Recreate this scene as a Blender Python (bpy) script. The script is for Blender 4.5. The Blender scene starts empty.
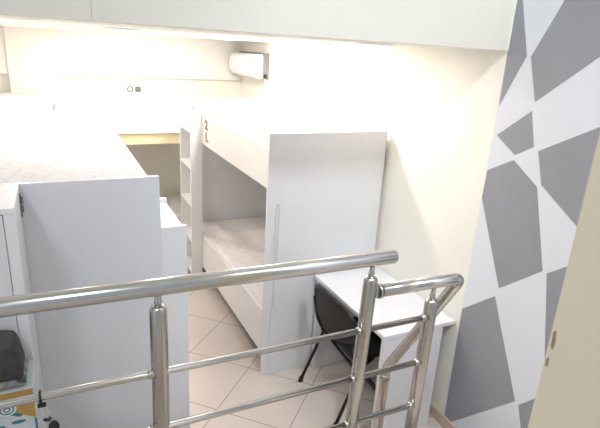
import bpy, bmesh, math, random
from mathutils import Vector, Matrix
random.seed(4)
C = bpy.context.scene.collection
SC = bpy.context.scene

# ---------------------------------------------------------------- materials
def lin(c):
    c = c / 255.0
    return c / 12.92 if c <= 0.04045 else ((c + 0.055) / 1.055) ** 2.4
def rgb(r, g, b):
    return (lin(r), lin(g), lin(b), 1.0)

def mat(name, col, rough=0.5, metal=0.0, var=0.0, vscale=6.0, bump=0.0, bscale=60.0, spec=0.5, stretch=None):
    m = bpy.data.materials.new(name); m.use_nodes = True
    nt = m.node_tree; b = nt.nodes['Principled BSDF']
    b.inputs['Base Color'].default_value = col
    b.inputs['Roughness'].default_value = rough
    b.inputs['Metallic'].default_value = metal
    b.inputs['Specular IOR Level'].default_value = spec
    tc = nt.nodes.new('ShaderNodeTexCoord')
    src = tc.outputs['Object']
    if stretch:
        mp = nt.nodes.new('ShaderNodeMapping'); mp.inputs['Scale'].default_value = stretch
        nt.links.new(src, mp.inputs['Vector']); src = mp.outputs['Vector']
    if var:
        n = nt.nodes.new('ShaderNodeTexNoise'); n.inputs['Scale'].default_value = vscale
        n.inputs['Detail'].default_value = 4
        nt.links.new(src, n.inputs['Vector'])
        r = nt.nodes.new('ShaderNodeMapRange')
        r.inputs['From Min'].default_value = 0.3; r.inputs['From Max'].default_value = 0.7
        r.inputs['To Min'].default_value = 1 - var; r.inputs['To Max'].default_value = 1 + var
        nt.links.new(n.outputs['Fac'], r.inputs['Value'])
        mx = nt.nodes.new('ShaderNodeMix'); mx.data_type = 'RGBA'; mx.blend_type = 'MULTIPLY'
        mx.inputs['Factor'].default_value = 1
        mx.inputs['A'].default_value = col
        nt.links.new(r.outputs['Result'], mx.inputs['B'])
        nt.links.new(mx.outputs['Result'], b.inputs['Base Color'])
    if bump:
        n2 = nt.nodes.new('ShaderNodeTexNoise'); n2.inputs['Scale'].default_value = bscale
        n2.inputs['Detail'].default_value = 3
        nt.links.new(src, n2.inputs['Vector'])
        bp = nt.nodes.new('ShaderNodeBump'); bp.inputs['Strength'].default_value = bump
        bp.inputs['Distance'].default_value = 0.01
        nt.links.new(n2.outputs['Fac'], bp.inputs['Height'])
        nt.links.new(bp.outputs['Normal'], b.inputs['Normal'])
    return m

def emit(name, col, strength):
    m = mat(name, col)
    b = m.node_tree.nodes['Principled BSDF']
    b.inputs['Emission Color'].default_value = col
    b.inputs['Emission Strength'].default_value = strength
    return m

M = {}
M['cream'] = mat('cream_paint', rgb(244, 242, 234), 0.75, var=0.015, vscale=2.0, bump=0.05)
M['white_wall'] = mat('white_paint', rgb(238, 238, 236), 0.75, var=0.01, vscale=2.0, bump=0.04)
M['header'] = mat('header_paint', rgb(230, 227, 216), 0.8, var=0.012, vscale=1.5, bump=0.04)
M['mural_white'] = mat('mural_white_paint', rgb(226, 229, 238), 0.6, var=0.012, vscale=3.0, bump=0.03)
M['mural_grey'] = mat('mural_grey_paint', rgb(150, 152, 160), 0.55, var=0.05, vscale=3.5, bump=0.04)
M['ceil'] = mat('ceiling_paint', rgb(242, 242, 238), 0.85, var=0.01)
M['laminate'] = mat('white_laminate', rgb(226, 227, 230), 0.35, var=0.012, vscale=3.0, bump=0.02, bscale=220)
M['edge'] = mat('edge_banding', rgb(236, 236, 238), 0.4)
M['desk'] = mat('desk_laminate', rgb(230, 231, 236), 0.3, var=0.01, vscale=4.0, bump=0.02, bscale=200)
M['steel'] = mat('brushed_steel', (0.50, 0.48, 0.455, 1), 0.24, 1.0, var=0.06, vscale=5, stretch=(1, 1, 30))
M['steel_rail'] = mat('polished_steel', (0.60, 0.59, 0.575, 1), 0.2, 1.0, var=0.05, vscale=5, stretch=(3, 30, 30))
M['black_tube'] = mat('black_steel_tube', rgb(22, 22, 24), 0.35, 0.3, var=0.1)
M['black_fab'] = mat('black_fabric', rgb(24, 24, 27), 0.85, var=0.15, vscale=40, bump=0.3, bscale=400)
M['mesh_fab'] = mat('dark_mesh_fabric', rgb(44, 42, 42), 0.8, var=0.14, vscale=60, bump=0.3, bscale=500)
M['pine'] = mat('pale_yellow_board', rgb(232, 222, 186), 0.6, var=0.03)
M['brown'] = mat('gap_dark_brown', rgb(58, 46, 42), 0.6, var=0.1)
M['rubber'] = mat('rubber_black', rgb(18, 18, 18), 0.7)
M['skirting'] = mat('beige_skirting_tile', rgb(200, 182, 162), 0.45, var=0.06, vscale=12)
M['ac_white'] = mat('white_plastic', rgb(240, 240, 240), 0.35, var=0.005)
M['ac_grey'] = mat('grey_plastic', rgb(120, 122, 124), 0.5, var=0.03)
M['dark'] = mat('dark_plastic', rgb(30, 30, 32), 0.5)
M['mark'] = mat('brown_print', rgb(150, 122, 114), 0.7)
M['grey_fab'] = mat('charcoal_textile', rgb(72, 71, 72), 0.95, var=0.18, vscale=22, bump=0.8, bscale=90)
M['carton'] = mat('printed_white_carton', rgb(205, 212, 216), 0.5, var=0.03)
M['ochre'] = mat('ochre_print', rgb(188, 152, 84), 0.5, var=0.06, vscale=9)
M['teal'] = mat('teal_print', rgb(62, 128, 140), 0.5, var=0.05)
M['cable'] = mat('white_cable_pvc', rgb(222, 222, 222), 0.45)
M['jamb'] = mat('tan_paint', rgb(232, 220, 198), 0.75, var=0.03, vscale=5, bump=0.05)
M['lamp'] = emit('lamp_diffuser', (1, 0.97, 0.92, 1), 6.0)
M['chrome'] = mat('chrome', (0.75, 0.75, 0.76, 1), 0.15, 1.0)
M['stain'] = mat('grey_stain', rgb(150, 136, 114), 0.8, var=0.2)
M['stone'] = mat('landing_stone', rgb(196, 184, 172), 0.4, var=0.06, vscale=8)

def quilt_mat():
    m = mat('white_quilted_cover', rgb(236, 233, 236), 0.9, var=0.03, vscale=9)
    nt = m.node_tree; b = nt.nodes['Principled BSDF']
    tc = nt.nodes.new('ShaderNodeTexCoord')
    v = nt.nodes.new('ShaderNodeTexVoronoi'); v.inputs['Scale'].default_value = 11
    v.feature = 'DISTANCE_TO_EDGE'
    ds = nt.nodes.new('ShaderNodeTexNoise'); ds.inputs['Scale'].default_value = 5
    nt.links.new(tc.outputs['Object'], ds.inputs['Vector'])
    ad = nt.nodes.new('ShaderNodeVectorMath'); ad.operation = 'MULTIPLY_ADD'; ad.inputs[1].default_value = (0.35, 0.35, 0.35)
    nt.links.new(ds.outputs['Color'], ad.inputs[0]); nt.links.new(tc.outputs['Object'], ad.inputs[2])
    nt.links.new(ad.outputs[0], v.inputs['Vector'])
    a = nt.nodes.new('ShaderNodeMapRange'); a.inputs['From Max'].default_value = 0.09
    nt.links.new(v.outputs['Distance'], a.inputs['Value'])
    cm = nt.nodes.new('ShaderNodeMix'); cm.data_type = 'RGBA'
    cm.inputs['A'].default_value = rgb(229, 223, 226); cm.inputs['B'].default_value = rgb(238, 234, 236)
    nt.links.new(a.outputs[0], cm.inputs['Factor']); nt.links.new(cm.outputs['Result'], b.inputs['Base Color'])
    bp = nt.nodes.new('ShaderNodeBump'); bp.inputs['Strength'].default_value = 0.35
    bp.inputs['Distance'].default_value = 0.006
    nt.links.new(a.outputs[0], bp.inputs['Height']); nt.links.new(bp.outputs['Normal'], b.inputs['Normal'])
    return m
M['quilt'] = quilt_mat()

def tile_mat():
    m = mat('diagonal_beige_floor_tile', rgb(214, 203, 196), 0.33, spec=0.4)
    nt = m.node_tree; b = nt.nodes['Principled BSDF']; L = nt.links.new
    tc = nt.nodes.new('ShaderNodeTexCoord'); sp = nt.nodes.new('ShaderNodeSeparateXYZ')
    L(tc.outputs['Object'], sp.inputs[0])
    def mth(op, a, bb=None):
        n = nt.nodes.new('ShaderNodeMath'); n.operation = op
        for i, s in enumerate((a, bb)):
            if s is None: continue
            if isinstance(s, (int, float)): n.inputs[i].default_value = s
            else: L(s, n.inputs[i])
        return n.outputs[0]
    u = mth('DIVIDE', mth('SUBTRACT', mth('ADD', sp.outputs[0], sp.outputs[1]), 4.12), 0.70)
    v = mth('DIVIDE', mth('SUBTRACT', mth('SUBTRACT', sp.outputs[1], sp.outputs[0]), 1.825), 0.703)
    def edge(q):
        f = mth('FRACT', q)
        return mth('MINIMUM', f, mth('SUBTRACT', 1.0, f))
    d = mth('MINIMUM', edge(u), edge(v))
    g = mth('LESS_THAN', d, 0.0048)
    cmb = nt.nodes.new('ShaderNodeCombineXYZ'); L(mth('FLOOR', u), cmb.inputs[0]); L(mth('FLOOR', v), cmb.inputs[1])
    wn = nt.nodes.new('ShaderNodeTexWhiteNoise'); wn.noise_dimensions = '2D'; L(cmb.outputs[0], wn.inputs['Vector'])
    ns = nt.nodes.new('ShaderNodeTexNoise'); ns.inputs['Scale'].default_value = 14; ns.inputs['Detail'].default_value = 6
    L(tc.outputs['Object'], ns.inputs['Vector'])
    k = mth('ADD', mth('MULTIPLY', wn.outputs['Value'], 0.035), mth('MULTIPLY', ns.outputs['Fac'], 0.07))
    k = mth('ADD', k, 0.93)
    mx = nt.nodes.new('ShaderNodeMix'); mx.data_type = 'RGBA'; mx.blend_type = 'MULTIPLY'
    mx.inputs['Factor'].default_value = 1; mx.inputs['A'].default_value = rgb(207, 196, 190); L(k, mx.inputs['B'])
    m2 = nt.nodes.new('ShaderNodeMix'); m2.data_type = 'RGBA'
    L(g, m2.inputs['Factor']); L(mx.outputs['Result'], m2.inputs['A']); m2.inputs['B'].default_value = rgb(112, 98, 92)
    L(m2.outputs['Result'], b.inputs['Base Color'])
    bp = nt.nodes.new('ShaderNodeBump'); bp.inputs['Strength'].default_value = 0.4; bp.inputs['Distance'].default_value = 0.002
    L(mth('SUBTRACT', 1.0, g), bp.inputs['Height']); L(bp.outputs['Normal'], b.inputs['Normal'])
    return m
M['tile'] = tile_mat()

def confetti_mat():
    m = mat('multicolour_braid', rgb(140, 140, 150), 0.8)
    nt = m.node_tree; b = nt.nodes['Principled BSDF']
    tc = nt.nodes.new('ShaderNodeTexCoord'); v = nt.nodes.new('ShaderNodeTexVoronoi'); v.inputs['Scale'].default_value = 45
    nt.links.new(tc.outputs['Object'], v.inputs['Vector'])
    h = nt.nodes.new('ShaderNodeHueSaturation'); h.inputs['Saturation'].default_value = 0.3; h.inputs['Value'].default_value = 0.4
    nt.links.new(v.outputs['Color'], h.inputs['Color']); nt.links.new(h.outputs['Color'], b.inputs['Base Color'])
    return m
M['confetti'] = confetti_mat()

# ---------------------------------------------------------------- mesh helpers
def box(bm, x0, x1, y0, y1, z0, z1, bev=0.0, seg=2):
    b2 = bmesh.new()
    bmesh.ops.create_cube(b2, size=1)
    for v in b2.verts:
        v.co = Vector(((x0 + x1) / 2 + v.co.x * (x1 - x0), (y0 + y1) / 2 + v.co.y * (y1 - y0), (z0 + z1) / 2 + v.co.z * (z1 - z0)))
    if bev:
        bmesh.ops.bevel(b2, geom=b2.edges[:], offset=bev, segments=seg, profile=0.5, affect='EDGES')
    me = bpy.data.meshes.new('tmp'); b2.to_mesh(me); b2.free(); bm.from_mesh(me); bpy.data.meshes.remove(me)

def tube(bm, pts, r, n=16, cap=True, closed=False):
    pts = [Vector(p) for p in pts]
    rings = []; N = len(pts); ref = None
    for i, p in enumerate(pts):
        a = pts[(i - 1) % N] if (closed or i > 0) else p
        c = pts[(i + 1) % N] if (closed or i < N - 1) else p
        t = (c - a).normalized()
        if ref is None:
            ref = Vector((0, 0, 1)) if abs(t.z) < 0.9 else Vector((1, 0, 0))
        s = t.cross(ref)
        if s.length < 1e-5: s = t.orthogonal()
        s.normalize(); u = s.cross(t).normalized(); ref = u
        rr = r[i] if isinstance(r, (list, tuple)) else r
        rings.append([bm.verts.new(p + rr * (math.cos(2 * math.pi * k / n) * s + math.sin(2 * math.pi * k / n) * u)) for k in range(n)])
    m = N if closed else N - 1
    for i in range(m):
        A, B = rings[i], rings[(i + 1) % N]
        for k in range(n):
            f = bm.faces.new((A[k], A[(k + 1) % n], B[(k + 1) % n], B[k])); f.smooth = True
    if cap and not closed:
        bm.faces.new(rings[0]); bm.faces.new(list(reversed(rings[-1])))

def fillet(pts, rad, n=6):
    """round the corners of a polyline"""
    P = [Vector(p) for p in pts]; out = [P[0]]
    for i in range(1, len(P) - 1):
        a = (P[i - 1] - P[i]); b = (P[i + 1] - P[i])
        r = min(rad, a.length * 0.45, b.length * 0.45)
        p0 = P[i] + a.normalized() * r; p1 = P[i] + b.normalized() * r
        for k in range(n + 1):
            t = k / n
            out.append((1 - t) ** 2 * p0 + 2 * t * (1 - t) * P[i] + t * t * p1)
    out.append(P[-1]); return out

def smoothpath(pts, n=8):
    P = [Vector(p) for p in pts]; out = []
    for i in range(len(P) - 1):
        p0 = P[max(i - 1, 0)]; p1 = P[i]; p2 = P[i + 1]; p3 = P[min(i + 2, len(P) - 1)]
        for k in range(n):
            t = k / n
            out.append(0.5 * ((2 * p1) + (p2 - p0) * t + (2 * p0 - 5 * p1 + 4 * p2 - p3) * t * t + (-p0 + 3 * p1 - 3 * p2 + p3) * t ** 3))
    out.append(P[-1]); return out

def sphere(bm, c, r, sz=(1, 1, 1)):
    m = Matrix.Translation(c) @ Matrix.Diagonal((r * sz[0], r * sz[1], r * sz[2], 1))
    res = bmesh.ops.create_uvsphere(bm, u_segments=16, v_segments=10, radius=1, matrix=m)
    for v in res['verts']:
        for f in v.link_faces: f.smooth = True

def extrude_poly(bm, pts, axis, a, b):
    """prism: 2-D outline pts extruded along axis from a to b"""
    def mk(p, t):
        if axis == 'x': return (t, p[0], p[1])
        if axis == 'y': return (p[0], t, p[1])
        return (p[0], p[1], t)
    A = [bm.verts.new(mk(p, a)) for p in pts]; B = [bm.verts.new(mk(p, b)) for p in pts]
    n = len(pts); fs = [bm.faces.new(A), bm.faces.new(list(reversed(B)))]
    for i in range(n): fs.append(bm.faces.new((A[i], B[i], B[(i + 1) % n], A[(i + 1) % n])))
    return fs

def obj(name, bm, m, parent=None, off=(0, 0, 0)):
    bmesh.ops.recalc_face_normals(bm, faces=bm.faces[:])
    if any(off):
        bmesh.ops.translate(bm, verts=bm.verts[:], vec=-Vector(off))
    me = bpy.data.meshes.new(name); bm.to_mesh(me); bm.free()
    for mm in (m if isinstance(m, (list, tuple)) else [m]): me.materials.append(mm)
    o = bpy.data.objects.new(name, me); C.objects.link(o)
    if parent is not None: o.parent = parent
    elif any(off): o.location = off
    return o

def thing(name, label, cat, loc, group=None):
    o = bpy.data.objects.new(name, None); C.objects.link(o)
    o.empty_display_size = 0.1
    o.location = loc; o['label'] = label; o['category'] = cat
    if group: o['group'] = group
    return o
def tag(o, label, cat, group=None):
    o['label'] = label; o['category'] = cat
    if group: o['group'] = group
    return o
def struct(name, bm, m):
    o = obj(name, bm, m); o['kind'] = 'structure'; return o
def BM(): return bmesh.new()
def bx(*a, **k):
    bm = BM(); box(bm, *a, **k); return bm

# ---------------------------------------------------------------- the place
W = 2.109          # right wall plane
YH = 1.95          # front plane of the overhead wall; dormitory lies beyond it
ZC = 2.326         # dormitory ceiling
YB = 6.0           # back wall
XL = -0.62         # left wall of dormitory
ZU = 4.7           # ceiling over the stair
LZ = 0.6           # stair landing level

bm = bx(-2.6, W, -1.6, YB, -0.12, 0.0)
struct('floor', bm, M['tile'])
# right wall: cream dormitory part, white mural part, grey painted shapes
bm = BM()
box(bm, W, W + 0.15, YH, YB + 0.12, -0.1, ZC + 0.1)
n0 = len(bm.faces)
box(bm, W, W + 0.15, -1.6, YH, -0.1, ZU)
n1 = len(bm.faces)
polys = [
 [(1.945, 2.62), (1.911, 2.562), (1.825, 2.304), (1.942, 2.05), (1.9475, 2.329)],
 [(1.80, 2.301), (1.676, 2.549), (1.52, 2.86), (1.22, 2.80), (1.26, 2.42), (1.449, 2.314), (1.726, 2.095)],
 [(1.733, 2.051), (1.681, 1.883), (1.783, 1.822), (1.921, 1.901)],
 [(1.375, 2.029), (1.10, 2.19), (0.90, 1.95), (1.05, 1.15), (1.238, 1.498), (1.595, 1.713), (1.651, 1.869)],
 [(1.943, 1.705), (1.783, 1.796), (1.617, 1.697), (1.488, 1.301), (1.719, 1.098), (1.947, 1.546)],
 [(1.947, 0.852), (1.735, 1.041), (1.476, 0.537), (1.935, 0.01)],
 [(1.462, 1.30), (1.34, 1.402), (1.10, 1.60), (0.98, 0.98), (1.22, 0.75), (1.353, 0.80)],
 [(1.451, 0.53), (1.365, 0.639), (1.10, 0.90), (0.95, 0.62), (1.36, 0.10), (1.407, 0.415)],
 [(1.86, 2.76), (1.62, 2.98), (1.40, 3.45), (1.75, 3.60), (1.94, 3.20)],
 [(1.10, 2.98), (0.70, 2.70), (0.30, 3.10), (0.60, 3.60), (1.15, 3.50)],
 [(0.80, 2.45), (0.45, 2.50), (0.10, 1.90), (0.70, 1.60)],
 [(0.75, 1.30), (0.20, 1.50), (-0.20, 0.90), (0.55, 0.75)],
]
for pl in polys:
    extrude_poly(bm, pl, 'x', W - 0.0015, W + 0.002)
bm.faces.ensure_lookup_table()
for i, f in enumerate(bm.faces): f.material_index = 0 if i < n0 else (1 if i < n1 else 2)
struct('wall_right', bm, [M['cream'], M['mural_white'], M['mural_grey']])
# back wall, with its slightly thicker upper panel
bm = bx(XL - 0.12, W, YB, YB + 0.12, -0.1, ZC + 0.1); struct('wall_back', bm, M['cream'])
bm = bx(XL, W, YB - 0.055, YB, 1.875, ZC); struct('trim_1', bm, M['white_wall'])
bm = bx(-0.36, 0.11, YB - 0.075, YB, 0.0, ZC); struct('trim_2', bm, M['cream'])
bm = bx(XL - 0.12, XL, YH + 0.12, YB, -0.1, ZC + 0.1); struct('wall_left', bm, M['white_wall'])
bm = bx(XL, W, YH + 0.12, YB, ZC, ZC + 0.1); struct('ceiling', bm, M['ceil'])
# the wall over the opening, one slim joint in it
bm = BM(); box(bm, -2.6, 0.147, YH, YH + 0.12, ZC, ZU); box(bm, 0.150, W, YH, YH + 0.12, ZC, ZU)
box(bm, 0.14, 0.16, YH + 0.003, YH + 0.1, ZC, ZU)
struct('wall_over_opening', bm, M['header'])
bm = bx(W - 0.012, W, YH - 0.006, YH, ZC, ZU); struct('trim_3', bm, M['cream'])
bm = bx(-2.6, XL, YH, YH + 0.12, -0.1, ZC); struct('wall_front_left', bm, M['header'])
bm = bx(-2.72, -2.6, -1.6, YH + 0.12, -0.1, ZU); struct('wall_stair_left', bm, M['white_wall'])
bm = bx(-2.72, W + 0.15, -1.6, YH + 0.12, ZU, ZU + 0.1); struct('ceiling_stair', bm, M['ceil'])
# skirting
bm = bx(W - 0.014, W, 1.2, YB, 0.0, 0.08, bev=0.003); struct('baseboard_right', bm, M['skirting'])
# stair landing and steps under the viewer
bm = BM(); box(bm, -2.6, W, -1.6, 1.22, 0.0, LZ)
box(bm, 1.36, W - 0.015, 1.22, 1.42, 0.0, 0.4); box(bm, 1.36, W - 0.015, 1.42, 1.62, 0.0, 0.2)
struct('floor_landing', bm, M['stone'])
# near wall return at the right of the stair
bm = BM(); box(bm, 0.690, 0.86, -0.6, 0.45, LZ, ZU, bev=0.004)
n0 = len(bm.faces)
for pl in ([(0.444, 1.868), (0.440, 1.872), (0.437, 1.850), (0.439, 1.836), (0.443, 1.842)], [(0.445, 1.818), (0.441, 1.822), (0.440, 1.806), (0.444, 1.803)]):
    extrude_poly(bm, pl, 'x', 0.6894, 0.692)
bm.faces.ensure_lookup_table()
for i, f in enumerate(bm.faces): f.material_index = 0 if i < n0 else 1
struct('wall_return', bm, [M['jamb'], M['stain']])

# ---------------------------------------------------------------- ceiling downlights
def downlight(x, y, label, power=1.0):
    t = thing('downlight', label, 'ceiling light', (x, y, ZC), 'recessed ceiling downlights')
    bm = BM(); n = 24; pr = [(0.072, 0.0), (0.095, 0.0), (0.095, -0.006), (0.078, -0.010), (0.072, -0.004)]
    rings = [[bm.verts.new((r * math.cos(2 * math.pi * k / n), r * math.sin(2 * math.pi * k / n), z)) for k in range(n)] for r, z in pr]
    for i in range(len(pr)):
        A, B = rings[i], rings[(i + 1) % len(pr)]
        for k in range(n): bm.faces.new((A[k], A[(k + 1) % n], B[(k + 1) % n], B[k]))
    obj('trim_ring', bm, M['ac_white'], t)
    bm = BM(); bmesh.ops.create_circle(bm, cap_ends=True, segments=24, radius=0.075, matrix=Matrix.Translation((0, 0, -0.003)))
    obj('diffuser', bm, M['lamp'], t)
    ld = bpy.data.lights.new('downlight_lamp', 'AREA'); ld.shape = 'DISK'; ld.size = 0.16
    ld.energy = P_DOWN * power; ld.color = (1.0, 0.91, 0.79)
    lo = bpy.data.objects.new('downlight_lamp', ld); C.objects.link(lo); lo.parent = t; lo.location = (0, 0, -0.012)
P_DOWN = 15.0
downlight(0.37, 2.95, 'recessed round downlight in the dormitory ceiling near the header joint', 0.4)
downlight(1.35, 3.35, 'recessed round downlight in the dormitory ceiling over the near end of the right bunk', 0.9)
downlight(-0.25, 4.3, 'recessed round downlight at the far left of the ceiling strip', 0.5)
downlight(1.5, 4.6, 'recessed round downlight above the far end of the right bunk')
downlight(1.62, 2.42, 'recessed round downlight added over the desk to brighten the right wall', 0.09)  # added fill lamp for the wall and bunk panel by the desk
downlight(0.5, 5.2, 'recessed round downlight above the bunk along the back wall', 0.5)

# ---------------------------------------------------------------- bunk beds
BW, BL, BH = 0.884, 2.02, 1.767
def mattress_bm(x0, x1, y0, y1, z0, z1):
    bm = BM(); box(bm, x0, x1, y0, y1, z0, z1, bev=0.035, seg=4)
    for f in bm.faces: f.smooth = True
    return bm
def bunk(label, loc, lad_x=(-0.105, 0.0), lad_h=1.70):
    """local frame: long side with the ladder at x = 0, near end at y = 0"""
    t = thing('bunk_bed', label, 'bunk bed', loc, 'white laminate bunk beds')
    e = 0.024
    obj('end_panel', bx(0, BW, 0, e, 0, BH, bev=0.0015), M['laminate'], t)
    obj('end_panel', bx(0, BW, BL - e, BL, 0, BH, bev=0.0015), M['laminate'], t)
    obj('guard_rail', bx(0.002, 0.022, e, BL - e, 1.408, 1.667, bev=0.0015), M['edge'], t)
    obj('back_rail', bx(BW - 0.022, BW - 0.002, e, BL - e, 1.408, 1.72, bev=0.0015), M['edge'], t)
    obj('bed_base', bx(0.022, BW - 0.022, e, BL - e, 1.41, 1.44), M['laminate'], t)
    o = obj('mattress', mattress_bm(0.023, BW - 0.024, e + 0.001, BL - e - 0.001, 1.44, 1.762), M['quilt'], t); o['label'] = 'upper mattress with white cover'
    obj('side_board', bx(0.002, 0.022, e, BL - e, 0.181, 0.517, bev=0.0015), M['edge'], t)
    obj('back_board', bx(BW - 0.022, BW - 0.002, e, BL - e, 0.181, 0.56, bev=0.0015), M['edge'], t)
    obj('bed_base', bx(0.022, BW - 0.022, e, BL - e, 0.25, 0.28), M['laminate'], t)
    o = obj('mattress', mattress_bm(0.03, BW - 0.026, e + 0.004, BL - e - 0.004, 0.28, 0.512), M['quilt'], t); o['label'] = 'lower mattress with patterned white cover'
    if lad_h:
        l = bpy.data.objects.new('ladder', None); C.objects.link(l); l.parent = t
        y0, y1 = BL - 0.43, BL - 0.024
        for y in (y0, y1):
            obj('side_rail', bx(lad_x[0], lad_x[1], y, y + 0.024, 0, lad_h, bev=0.0015), M['edge'], l)
        for z in (0.10, 0.44, 0.80, 1.16, 1.50):
            obj('rung', bx(lad_x[0] + 0.004, lad_x[1] - 0.002, y0 + 0.024, y1, z, z + 0.032, bev=0.002), M['edge'], l)
    return t
bedA = bunk('white bunk bed on the right, its tall end panel beside the desk', (1.199, 2.853, 0))
bedB = bunk('white bunk bed on the left, behind the tall white cabinet', (0, 0, 0), lad_h=1.55)
bedB.rotation_euler = (0, 0, math.pi); bedB.location = (0.356, 1.944 + BL, 0)
bedB.location.y = 1.955 + BL
# printed numbers on the guard board of the right bunk
def digits(txt, y, z0, h):
    cu = bpy.data.curves.new('t', 'FONT'); cu.body = txt; cu.size = h * 1.38; cu.extrude = 0.0006; cu.align_x = 'CENTER'
    cu.offset = 0.005
    to = bpy.data.objects.new('t', cu); C.objects.link(to)
    bpy.context.view_layer.update()
    me = bpy.data.meshes.new_from_object(to.evaluated_get(bpy.context.evaluated_depsgraph_get()))
    bpy.data.objects.remove(to)
    o = bpy.data.objects.new('printed_number', me); C.objects.link(o)
    me.transform(Matrix(((0, 0, -1, 0.0008), (-1.7, 0, 0, y), (0, 1, 0, z0), (0, 0, 0, 1))))
    me.materials.clear(); me.materials.append(M['mark'])
    o.parent = bedA; o['label'] = 'brown printed number "%s"' % txt
digits('2', 1.45, 1.560, 0.08); digits('1', 1.455, 1.455, 0.08); digits('.', 1.405, 1.455, 0.08)

# the bunk along the back wall
def bunk_back():
    x0, x1, y0, y1 = -0.60, 1.40, 5.05, 5.90
    t = thing('bunk_bed', 'white bunk bed along the back wall under the double socket', 'bunk bed', (x0, y0, 0), 'white laminate bunk beds')
    L = x1 - x0; D = y1 - y0; e = 0.024
    obj('end_panel', bx(0, e, 0, D, 0, 1.70, bev=0.0015), M['laminate'], t)
    obj('end_panel', bx(L - e, L, 0, D, 0, 1.70, bev=0.0015), M['laminate'], t)
    obj('guard_rail', bx(0.622, L - e, 0, 0.022, 1.405, 1.715, bev=0.0015), M['edge'], t)
    obj('guard_rail', bx(e, 0.606, -0.012, 0.012, 1.43, 1.745, bev=0.0015), M['edge'], t)
    o = obj('bed_base', bx(e, L - e, 0.024, D - 0.02, 1.295, 1.43), M['pine'], t); o['label'] = 'pale yellow bed base under the guard rail'
    obj('mattress', mattress_bm(e, L - e, 0.026, D - 0.02, 1.44, 1.70), M['quilt'], t)
    obj('side_board', bx(e, L - e, 0, 0.022, 0.181, 0.517, bev=0.0015), M['edge'], t)
    obj('bed_base', bx(e, L - e, 0.022, D - 0.02, 0.25, 0.28), M['laminate'], t)
    obj('mattress', mattress_bm(e, L - e, 0.026, D - 0.02, 0.28, 0.53), M['quilt'], t)
bunk_back()

t = thing('gap_block', 'dark brown block added for the dark gap under the far end of the right bunk', 'box', (1.36, 4.58, 0)); O = (1.36, 4.58, 0)  # added block, stands in for the dark gap below the side board
obj('body', bx(1.225, 1.56, 4.33, 4.83, 0, 0.135, bev=0.004), M['brown'], t, O)
obj('gap_block_top', bx(1.220, 1.565, 4.325, 4.835, 0.135, 0.165, bev=0.004), M['brown'], t, O)

# ---------------------------------------------------------------- cabinet at the left
x0, x1, y0, y1 = -0.60, -0.131, 1.662, 1.950
t = thing('cabinet', 'tall white cabinet at the left edge, against the end of the left bunk', 'cabinet', (x0, y0, 0))
O = (x0, y0, 0)
bm = BM(); box(bm, x0, x0 + 0.018, y0 + 0.02, y1, 0, 1.75); box(bm, x1 - 0.018, x1, y0 + 0.02, y1, 0, 1.75)
box(bm, x0 + 0.018, x1 - 0.018, y1 - 0.012, y1, 0, 1.75)
for z in (0.05, 0.45, 0.85, 1.25): box(bm, x0 + 0.018, x1 - 0.018, y0 + 0.02, y1 - 0.012, z, z + 0.018)
obj('carcass', bm, M['laminate'], t, O)
obj('top_panel', bx(x0, x1, y0, y1, 1.75, 1.768, bev=0.0015), M['edge'], t, O)
d = obj('door', bx(x0 + 0.002, x1 - 0.0335, y0 - 0.002, y0 + 0.017, 0.02, 1.747, bev=0.002), M['laminate'], t, O)
obj('front_stile', bx(x1 - 0.032, x1, y0 + 0.002, y0 + 0.02, 0.0, 1.75, bev=0.0015), M['edge'], t, O)
bm = BM()
box(bm, x1, x1 + 0.004, y1 - 0.045, y1 - 0.018, 1.66, 1.74, bev=0.001)
box(bm, x1 + 0.003, x1 + 0.010, y1 - 0.040, y1 - 0.030, 1.675, 1.70, bev=0.001)
box(bm, x1 + 0.003, x1 + 0.010, y1 - 0.036, y1 - 0.024, 1.705, 1.73, bev=0.001)
o = obj('hinge', bm, M['ac_grey'], t, O); o['label'] = 'small grey metal hinge near the top edge'

# ---------------------------------------------------------------- carton and bag in front of the cabinet
cx0, cx1, cy0, cy1, cz = -0.56, -0.128, 1.50, 1.655, 1.240
t = thing('carton', 'tall printed white and ochre carton standing in front of the cabinet, bottom left', 'carton', (cx0, cy0, 0)); O = (cx0, cy0, 0)
obj('body', bx(cx0, cx1, cy0, cy1, 0, cz, bev=0.003), M['carton'], t, O)
f = cy0 - 0.0012
bm = BM(); extrude_poly(bm, [(-0.225, 1.236), (-0.131, 1.236), (-0.131, 1.128), (-0.165, 1.148), (-0.225, 1.195)], 'y', f, cy0)
obj('ochre_print', bm, M['ochre'], t, O)
bm = BM(); extrude_poly(bm, [(-0.55, 1.236), (-0.30, 1.236), (-0.33, 1.20), (-0.55, 1.17)], 'y', f, cy0)
obj('ochre_print', bm, M['ochre'], t, O)
bm = BM(); extrude_poly(bm, [(-0.136, 1.128), (-0.1295, 1.126), (-0.1295, 0.02), (-0.136, 0.02)], 'y', f - 0.0004, cy0)
obj('teal_print', bm, M['teal'], t, O)
bm = BM(); extrude_poly(bm, [(-0.30, 1.236), (-0.225, 1.236), (-0.225, 1.195), (-0.165, 1.148), (-0.175, 1.143), (-0.235, 1.175), (-0.33, 1.20)], 'y', f - 0.0003, cy0)
obj('teal_print', bm, M['teal'], t, O)
for cxx, czz, a, b in ((-0.180, 1.125, 0.020, 0.006), (-0.236, 1.118, 0.020, 0.006), (-0.30, 1.115, 0.020, 0.006), (-0.17, 1.075, 0.03, 0.004), (-0.25, 1.07, 0.03, 0.004)):
    bm = BM(); extrude_poly(bm, [(cxx + a * math.cos(k * math.pi / 10), czz + b * math.sin(k * math.pi / 10)) for k in range(20)], 'y', f, cy0)
    obj('teal_print', bm, M['teal'], t, O)
bm = BM()
n = 28; ex, ez = -0.206, 1.178
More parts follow.
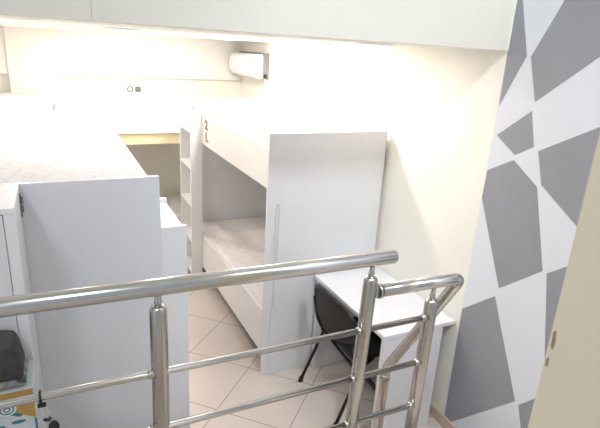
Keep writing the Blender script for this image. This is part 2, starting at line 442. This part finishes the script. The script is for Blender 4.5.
extrude_poly(bm, [(ex + 0.026 * math.cos(2 * math.pi * k / n), ez + 0.022 * math.sin(2 * math.pi * k / n)) for k in range(n)], 'y', f - 0.001, cy0)
em = obj('round_emblem', bm, M['ac_white'], t, O)
for r in (0.018, 0.008):
    bm = BM(); tube(bm, [(ex + r * math.cos(2 * math.pi * k / n), f - 0.001, ez + 0.85 * r * math.sin(2 * math.pi * k / n)) for k in range(n)], 0.0022, 6, closed=True)
    q = obj('emblem_ring', bm, M['teal'], em); q.data.transform(Matrix.Translation(-Vector(O)))

t = thing('bag', 'dark grey soft bag standing on the printed carton', 'bag', (-0.36, 1.58, cz)); O = (-0.36, 1.58, cz)
bm = BM()
prof = [(-0.55, cz + 0.018), (-0.156, cz + 0.018), (-0.150, cz + 0.04), (-0.157, cz + 0.08), (-0.164, cz + 0.12), (-0.176, cz + 0.136), (-0.21, cz + 0.142), (-0.44, cz + 0.145), (-0.52, cz + 0.13), (-0.545, cz + 0.08)]
extrude_poly(bm, prof, 'y', 1.52, 1.64)
bmesh.ops.recalc_face_normals(bm, faces=bm.faces[:])
bmesh.ops.bevel(bm, geom=bm.edges[:], offset=0.012, segments=3, profile=0.5, affect='EDGES')
for fc in bm.faces: fc.smooth = True
obj('body', bm, M['grey_fab'], t, O)
bm = BM(); box(bm, -0.548, -0.146, 1.510, 1.648, cz, cz + 0.022, bev=0.008)
o = obj('braided_hem', bm, M['confetti'], t, O); o['label'] = 'multicoloured braided hem'
bm = BM(); tube(bm, fillet([(-0.44, 1.58, cz + 0.135), (-0.43, 1.58, cz + 0.18), (-0.33, 1.58, cz + 0.18), (-0.32, 1.58, cz + 0.135)], 0.03), 0.008, 10)
obj('handle', bm, M['grey_fab'], t, O)

# ---------------------------------------------------------------- desk
dx0, dx1, dy0, dy1 = 1.581, W - 0.003, 1.982, 2.850
t = thing('desk', 'white desk against the cream wall beside the right bunk', 'desk', (dx0, dy0, 0)); O = (dx0, dy0, 0)
obj('desk_top', bx(dx0, dx1, dy0, dy1, 0.726, 0.752, bev=0.002), M['desk'], t, O)
obj('leg_panel', bx(dx0 + 0.005, 2.022, dy0 + 0.006, dy0 + 0.03, 0, 0.726, bev=0.0015), M['laminate'], t, O)
obj('leg_panel', bx(dx0 + 0.005, 2.022, dy1 - 0.06, dy1 - 0.036, 0, 0.726, bev=0.0015), M['laminate'], t, O)
obj('back_panel', bx(2.00, 2.018, dy0 + 0.03, dy1 - 0.06, 0.38, 0.726), M['laminate'], t, O)

# ---------------------------------------------------------------- folding chair
t = thing('folding_chair', 'black folding chair pushed in at the white desk', 'chair', (1.65, 2.43, 0)); O = (1.65, 2.43, 0)
ya, yb = 2.185, 2.69
def rad_pts():
    pts = []
    for k in range(40):
        a = 2 * math.pi * k / 40
        c, s = math.cos(a), math.sin(a)
        yy = 2.415 + 0.262 * (abs(c) ** 0.85) * (1 if c > 0 else -1)
        zz = 0.698 + 0.135 * (abs(s) ** 0.85) * (1 if s > 0 else -1)
        xx = 1.510 - 0.14 * (zz - 0.685) - 0.045 * (1 - ((yy - 2.415) / 0.262) ** 2)
        pts.append((xx, yy, zz))
    return pts
rp = rad_pts()
bm = BM(); tube(bm, rp, 0.0115, 10, closed=True); obj('back_frame', bm, M['black_tube'], t, O)
# padded, curved back
bm = BM()
def pad(sx):
    rings = []
    for q in (0.0, 0.25, 0.5, 0.75, 0.93, 1.0):
        ring = []
        for (px, py, pz) in rp:
            yy = 2.415 + (py - 2.415) * q; zz = 0.698 + (pz - 0.698) * q
            xx = 1.510 - 0.14 * (zz - 0.685) - 0.045 * (1 - ((yy - 2.415) / 0.262) ** 2)
            xx += sx * 0.016 * (1 - q ** 4)
            ring.append(bm.verts.new((xx, yy, zz)))
        rings.append(ring)
    for i in range(1, len(rings)):
        A, B = rings[i - 1], rings[i]
        for k in range(40):
            f = bm.faces.new((A[k], A[(k + 1) % 40], B[(k + 1) % 40], B[k])); f.smooth = True
pad(1); pad(-1)
bmesh.ops.remove_doubles(bm, verts=bm.verts[:], dist=0.0003)
obj('backrest', bm, M['mesh_fab'], t, O)
for y in (ya, yb):
    s = 1 if y > 2.4 else -1
    bm = BM(); tube(bm, fillet([(1.500, y - s * 0.014, 0.68), (1.540, y - s * 0.002, 0.50), (1.592, y, 0.40), (1.88, y, 0.012)], 0.06), 0.0115, 10)
    obj('front_leg', bm, M['black_tube'], t, O)
    bm = BM(); tube(bm, fillet([(1.70, y - s * 0.03, 0.435), (1.60, y - s * 0.012, 0.405), (1.44, y, 0.012)], 0.03), 0.0115, 10)
    lg = obj('rear_leg', bm, M['black_tube'], t, O)
    bm = BM(); tube(bm, [(1.448, y, 0.034), (1.437, y, 0.0)], 0.016, 10); obj('rubber_foot', bm, M['rubber'], lg)
    bpy.context.view_layer.update()
    lg.children[0].data.transform(Matrix.Translation(-Vector(O)))
    bm = BM(); sphere(bm, (1.592, y - s * 0.004, 0.402), 0.017); obj('pivot', bm, M['black_tube'], t, O)
bm = BM(); box(bm, 1.56, 1.955, ya + 0.03, yb - 0.03, 0.425, 0.475, bev=0.02, seg=4)
for f in bm.faces: f.smooth = True
obj('seat', bm, M['black_fab'], t, O)
bm = BM(); tube(bm, [(1.80, ya, 0.12), (1.80, yb, 0.12)], 0.009, 10); obj('stretcher', bm, M['black_tube'], t, O)

# ---------------------------------------------------------------- white cable on the bunk panel
bm = BM()
tube(bm, smoothpath([(1.272, 2.846, 0.55), (1.262, 2.846, 0.95), (1.262, 2.846, 1.25), (1.272, 2.846, 1.31), (1.284, 2.846, 1.25), (1.276, 2.846, 0.85), (1.25, 2.846, 0.45), (1.245, 2.846, 0.15),
    (1.255, 2.80, 0.012), (1.275, 2.735, 0.004), (1.36, 2.70, 0.004), (1.46, 2.72, 0.004), (1.53, 2.80, 0.004), (1.555, 2.835, 0.004)], 8), 0.0028, 8)
tag(obj('cable', bm, M['cable']), 'thin white cable hanging down the bunk end panel onto the floor', 'cable')

# ---------------------------------------------------------------- stainless railing
YR = 1.252
t = thing('stair_railing', 'stainless steel stair railing across the foreground', 'railing', (0.2, YR, LZ)); O = (0.2, YR, LZ)
bm = BM()
zl, zr = 1.645, 1.622
def zt(x): return zl + (zr - zl) * (x + 0.15) / 1.15 + 0.004
tube(bm, [(-1.6, YR, zt(-1.6)), (0.991, YR, zt(0.991)), (0.999, YR, zt(0.999)), (1.005, YR, zt(1.005))], [0.0242, 0.0242, 0.022, 0.014], 28)
obj('top_rail', bm, M['steel_rail'], t, O)
# lower hand rail turning down the stair
bm = BM()
tube(bm, fillet([(0.945, YR, 1.504), (1.322, YR, 1.494), (1.322, 1.618, 0.852), (1.322, 1.618, 0.0)], 0.04, 8), 0.0225, 22)
obj('hand_rail', bm, M['steel_rail'], t, O)
bm = BM(); tube(bm, [(0.944, YR, 1.5042), (0.957, YR, 1.5038)], 0.026, 22); obj('rail_collar', bm, M['steel'], t, O)
bm = BM(); tube(bm, [(1.322, 1.618, 0.795), (1.322, 1.618, 0.825)], 0.0245, 22); obj('rail_collar', bm, M['steel'], t, O)
posts = [(-1.1, 1.597, None, -1.1), (0.213, 1.588, None, 0.207), (0.912, 1.566, None, 0.884), (1.195, 1.432, 1, 1.184)]
for x, zp, low, xb in posts:
    bm = BM()
    tube(bm, [(xb, YR, LZ), (x, YR, zp - 0.016), (x, YR, zp - 0.005), (x, YR, zp)], [0.0242, 0.0242, 0.020, 0.012], 26)
    p = obj('post', bm, M['steel'], t, O)
    top = 1.487 if low else zt(x) - 0.015
    bm = BM(); tube(bm, [(x, YR, zp - 0.01), (x, YR, zp + 0.014), (x, YR, zp + 0.016), (x, YR, top)], [0.0105, 0.0105, 0.009, 0.009], 14)
    pin = obj('pin', bm, M['steel'], p); pin.data.transform(Matrix.Translation(-Vector(O)))
    bm = BM(); tube(bm, [(xb, YR, LZ), (xb, YR, LZ + 0.012)], 0.048, 22)
    fl = obj('flange', bm, M['steel'], p); fl.data.transform(Matrix.Translation(-Vector(O)))
for a, b in ((1.381, 1.362), (1.186, 1.170), (0.992, 0.972), (0.800, 0.780)):
    bm = BM()
    z = lambda x: a + (b - a) * (x + 0.18) / 1.33
    tube(bm, [(-1.6, YR - 0.006, z(-1.6)), (1.168, YR - 0.006, z(1.168))], 0.0108, 16)
    br = obj('cross_bar', bm, M['steel_rail'], t, O)
    bm = BM(); tube(bm, [(1.150, YR - 0.006, z(1.15)), (1.153, YR - 0.006, z(1.153)), (1.178, YR - 0.005, z(1.178))], [0.011, 0.0145, 0.0145], 16)
    cl = obj('bar_clamp', bm, M['steel'], br); cl.data.transform(Matrix.Translation(-Vector(O)))
    for px, xb, zp in ((-1.1, -1.1, 1.6), (0.213, 0.207, 1.588), (0.912, 0.884, 1.566)):
        xx = xb + (px - xb) * (z(px) - LZ) / (zp - LZ)
        bm = BM(); tube(bm, [(xx - 0.034, YR - 0.006, z(xx)), (xx - 0.016, YR - 0.006, z(xx))], 0.0135, 14)
        cl = obj('bar_clamp', bm, M['steel'], br); cl.data.transform(Matrix.Translation(-Vector(O)))

# ---------------------------------------------------------------- key fobs on the rail
t = thing('key_fob', 'black key fob on a short chain hanging from the cross bar', 'key fob', (-0.085, YR, 1.27)); O = (-0.085, YR, 1.27)
zb = 1.3798; yb_ = YR - 0.006
bm = BM()
tube(bm, [(-0.094, yb_ + 0.0148 * math.cos(k * math.pi / 8), zb + 0.0148 * math.sin(k * math.pi / 8)) for k in range(16)], 0.0032, 8, closed=True)
box(bm, -0.102, -0.082, yb_ - 0.017, yb_ - 0.009, zb - 0.022, zb - 0.010, bev=0.002)
obj('strap', bm, M['dark'], t, O)
bm = BM()
tube(bm, smoothpath([(-0.085, yb_ - 0.013, zb - 0.018), (-0.080, yb_ - 0.013, zb - 0.035), (-0.083, yb_ - 0.012, zb - 0.055), (-0.080, yb_ - 0.012, zb - 0.070)]), 0.0032, 8)
obj('chain', bm, M['chrome'], t, O)
bm = BM(); sphere(bm, (-0.083, yb_ - 0.012, zb - 0.064), 0.011, (1, 0.5, 0.55)); obj('ring_tag', bm, M['dark'], t, O)
bm = BM(); sphere(bm, (-0.070, yb_ - 0.012, zb - 0.095), 0.016, (0.85, 0.45, 1.45)); obj('fob', bm, M['dark'], t, O)

# ---------------------------------------------------------------- air conditioner
y0, y1 = 5.11, 5.88
t = thing('air_conditioner', 'white wall air conditioner high on the right wall above the bunks', 'air conditioner', (W, y0, 1.95)); O = (W, y0, 1.95)
bm = BM()
pr = [(W - 0.07, 2.20), (W - 0.15, 2.20), (W - 0.185, 2.175), (W - 0.20, 2.10), (W - 0.195, 2.03), (W - 0.17, 1.975), (W - 0.12, 1.95), (W - 0.07, 1.955)]
extrude_poly(bm, pr, 'y', y0, y1); bmesh.ops.recalc_face_normals(bm, faces=bm.faces[:])
bmesh.ops.bevel(bm, geom=[e for e in bm.edges], offset=0.006, segments=2, affect='EDGES')
obj('body', bm, M['ac_white'], t, O)
o = obj('back_plate', bx(W - 0.072, W - 0.0008, y0 + 0.003, y1 - 0.003, 1.953, 2.212, bev=0.003), M['ac_grey'], t, O); o['label'] = 'dark grey mounting back'
bm = BM(); extrude_poly(bm, [(W - 0.195, 2.025), (W - 0.19, 2.028), (W - 0.166, 1.975), (W - 0.172, 1.972)], 'y', y0 + 0.05, y1 - 0.05)
obj('louver', bm, M['edge'], t, O)
o = obj('pipe_stub', bx(W - 0.06, W - 0.03, y0 - 0.012, y0 + 0.004, 1.962, 2.0, bev=0.003), M['dark'], t, O)
bm = BM(); tube(bm, [(W - 0.05, y0 + 0.02, 1.955), (W - 0.03, y0 + 0.02, 1.93), (W - 0.012, y0 + 0.02, 1.88), (W - 0.012, y0 + 0.02, 1.2)], 0.008, 10)
obj('drain_hose', bm, M['cable'], t, O)

# ---------------------------------------------------------------- double socket on the back wall
t = thing('wall_socket', 'double wall socket on the back wall above the far bunk', 'socket', (0.845, YB, 1.745)); O = (0.845, YB, 1.745)
obj('plate', bx(0.755, 0.930, YB - 0.010, YB, 1.70, 1.79, bev=0.003), M['ac_white'], t, O)
bm = BM(); n = 24
tube(bm, [(0.802 + 0.028 * math.cos(2 * math.pi * k / n), YB - 0.011, 1.745 + 0.028 * math.sin(2 * math.pi * k / n)) for k in range(n)], 0.005, 8, closed=True)
for dx in (-0.008, 0.008): sphere(bm, (0.802 + dx, YB - 0.011, 1.745), 0.005)
obj('outlet', bm, M['dark'], t, O)
obj('switch', bx(0.855, 0.918, YB - 0.015, YB - 0.009, 1.715, 1.775, bev=0.002), M['ac_grey'], t, O)

# ---------------------------------------------------------------- lamps over the stair, sky
def area(name, loc, size, power, col, rot=(0, 0, 0), sy=None):
    ld = bpy.data.lights.new(name, 'AREA'); ld.energy = power; ld.color = col; ld.size = size
    if sy: ld.shape = 'RECTANGLE'; ld.size_y = sy
    o = bpy.data.objects.new(name, ld); C.objects.link(o); o.location = loc; o.rotation_euler = rot
    return o
for px, pw, lb in ((1.15, 64.0, 'square white panel light on the stair ceiling nearest the mural wall'), (-1.3, 30.0, 'square white panel light added at the far left to brighten the near wall return')):  # the left panel is an added fill for the near wall return
  t = thing('ceiling_panel_light', lb, 'ceiling light', (px, -0.6, ZU), 'panel lights over the stair')
  obj('frame', bx(-0.31, 0.31, -0.31, 0.31, -0.03, 0.0, bev=0.004), M['ac_white'], t)
  obj('diffuser', bx(-0.29, 0.29, -0.29, 0.29, -0.034, -0.029), M['lamp'], t)
  lo = area('panel_lamp', (0, 0, -0.04), 0.56, pw, (0.86, 0.93, 1.0)); lo.parent = t

w = bpy.data.worlds.new('daylight'); SC.world = w; w.use_nodes = True
bg = w.node_tree.nodes['Background']; bg.inputs['Color'].default_value = (0.82, 0.90, 1.0, 1); bg.inputs['Strength'].default_value = 0.36

# ---------------------------------------------------------------- camera
f_px, yaw, pitch, roll = 499.265, 0.467, -0.318, 0.059
cy, sy_, cp, sp_, cr, sr = math.cos(yaw), math.sin(yaw), math.cos(pitch), math.sin(pitch), math.cos(roll), math.sin(roll)
fw = Vector((sy_ * cp, cy * cp, sp_)); rt = Vector((cy, -sy_, 0)); up = rt.cross(fw)
r2 = cr * rt + sr * up; u2 = -sr * rt + cr * up
cam = bpy.data.cameras.new('camera'); co = bpy.data.objects.new('camera', cam); C.objects.link(co)
cam.sensor_width = 36; cam.lens = f_px * 36 / 600; cam.clip_start = 0.02
mw = Matrix((r2, u2, -fw)).transposed().to_4x4(); mw.translation = (0, 0, 2.273)
co.matrix_world = mw
cam.dof.use_dof = True; cam.dof.focus_distance = 2.3; cam.dof.aperture_fstop = 7.0
SC.camera = co
SC.view_settings.view_transform = 'Standard'; SC.view_settings.look = 'None'
SC.view_settings.gamma = 1; SC.view_settings.use_curve_mapping = False
SC.view_settings.exposure = 0.55
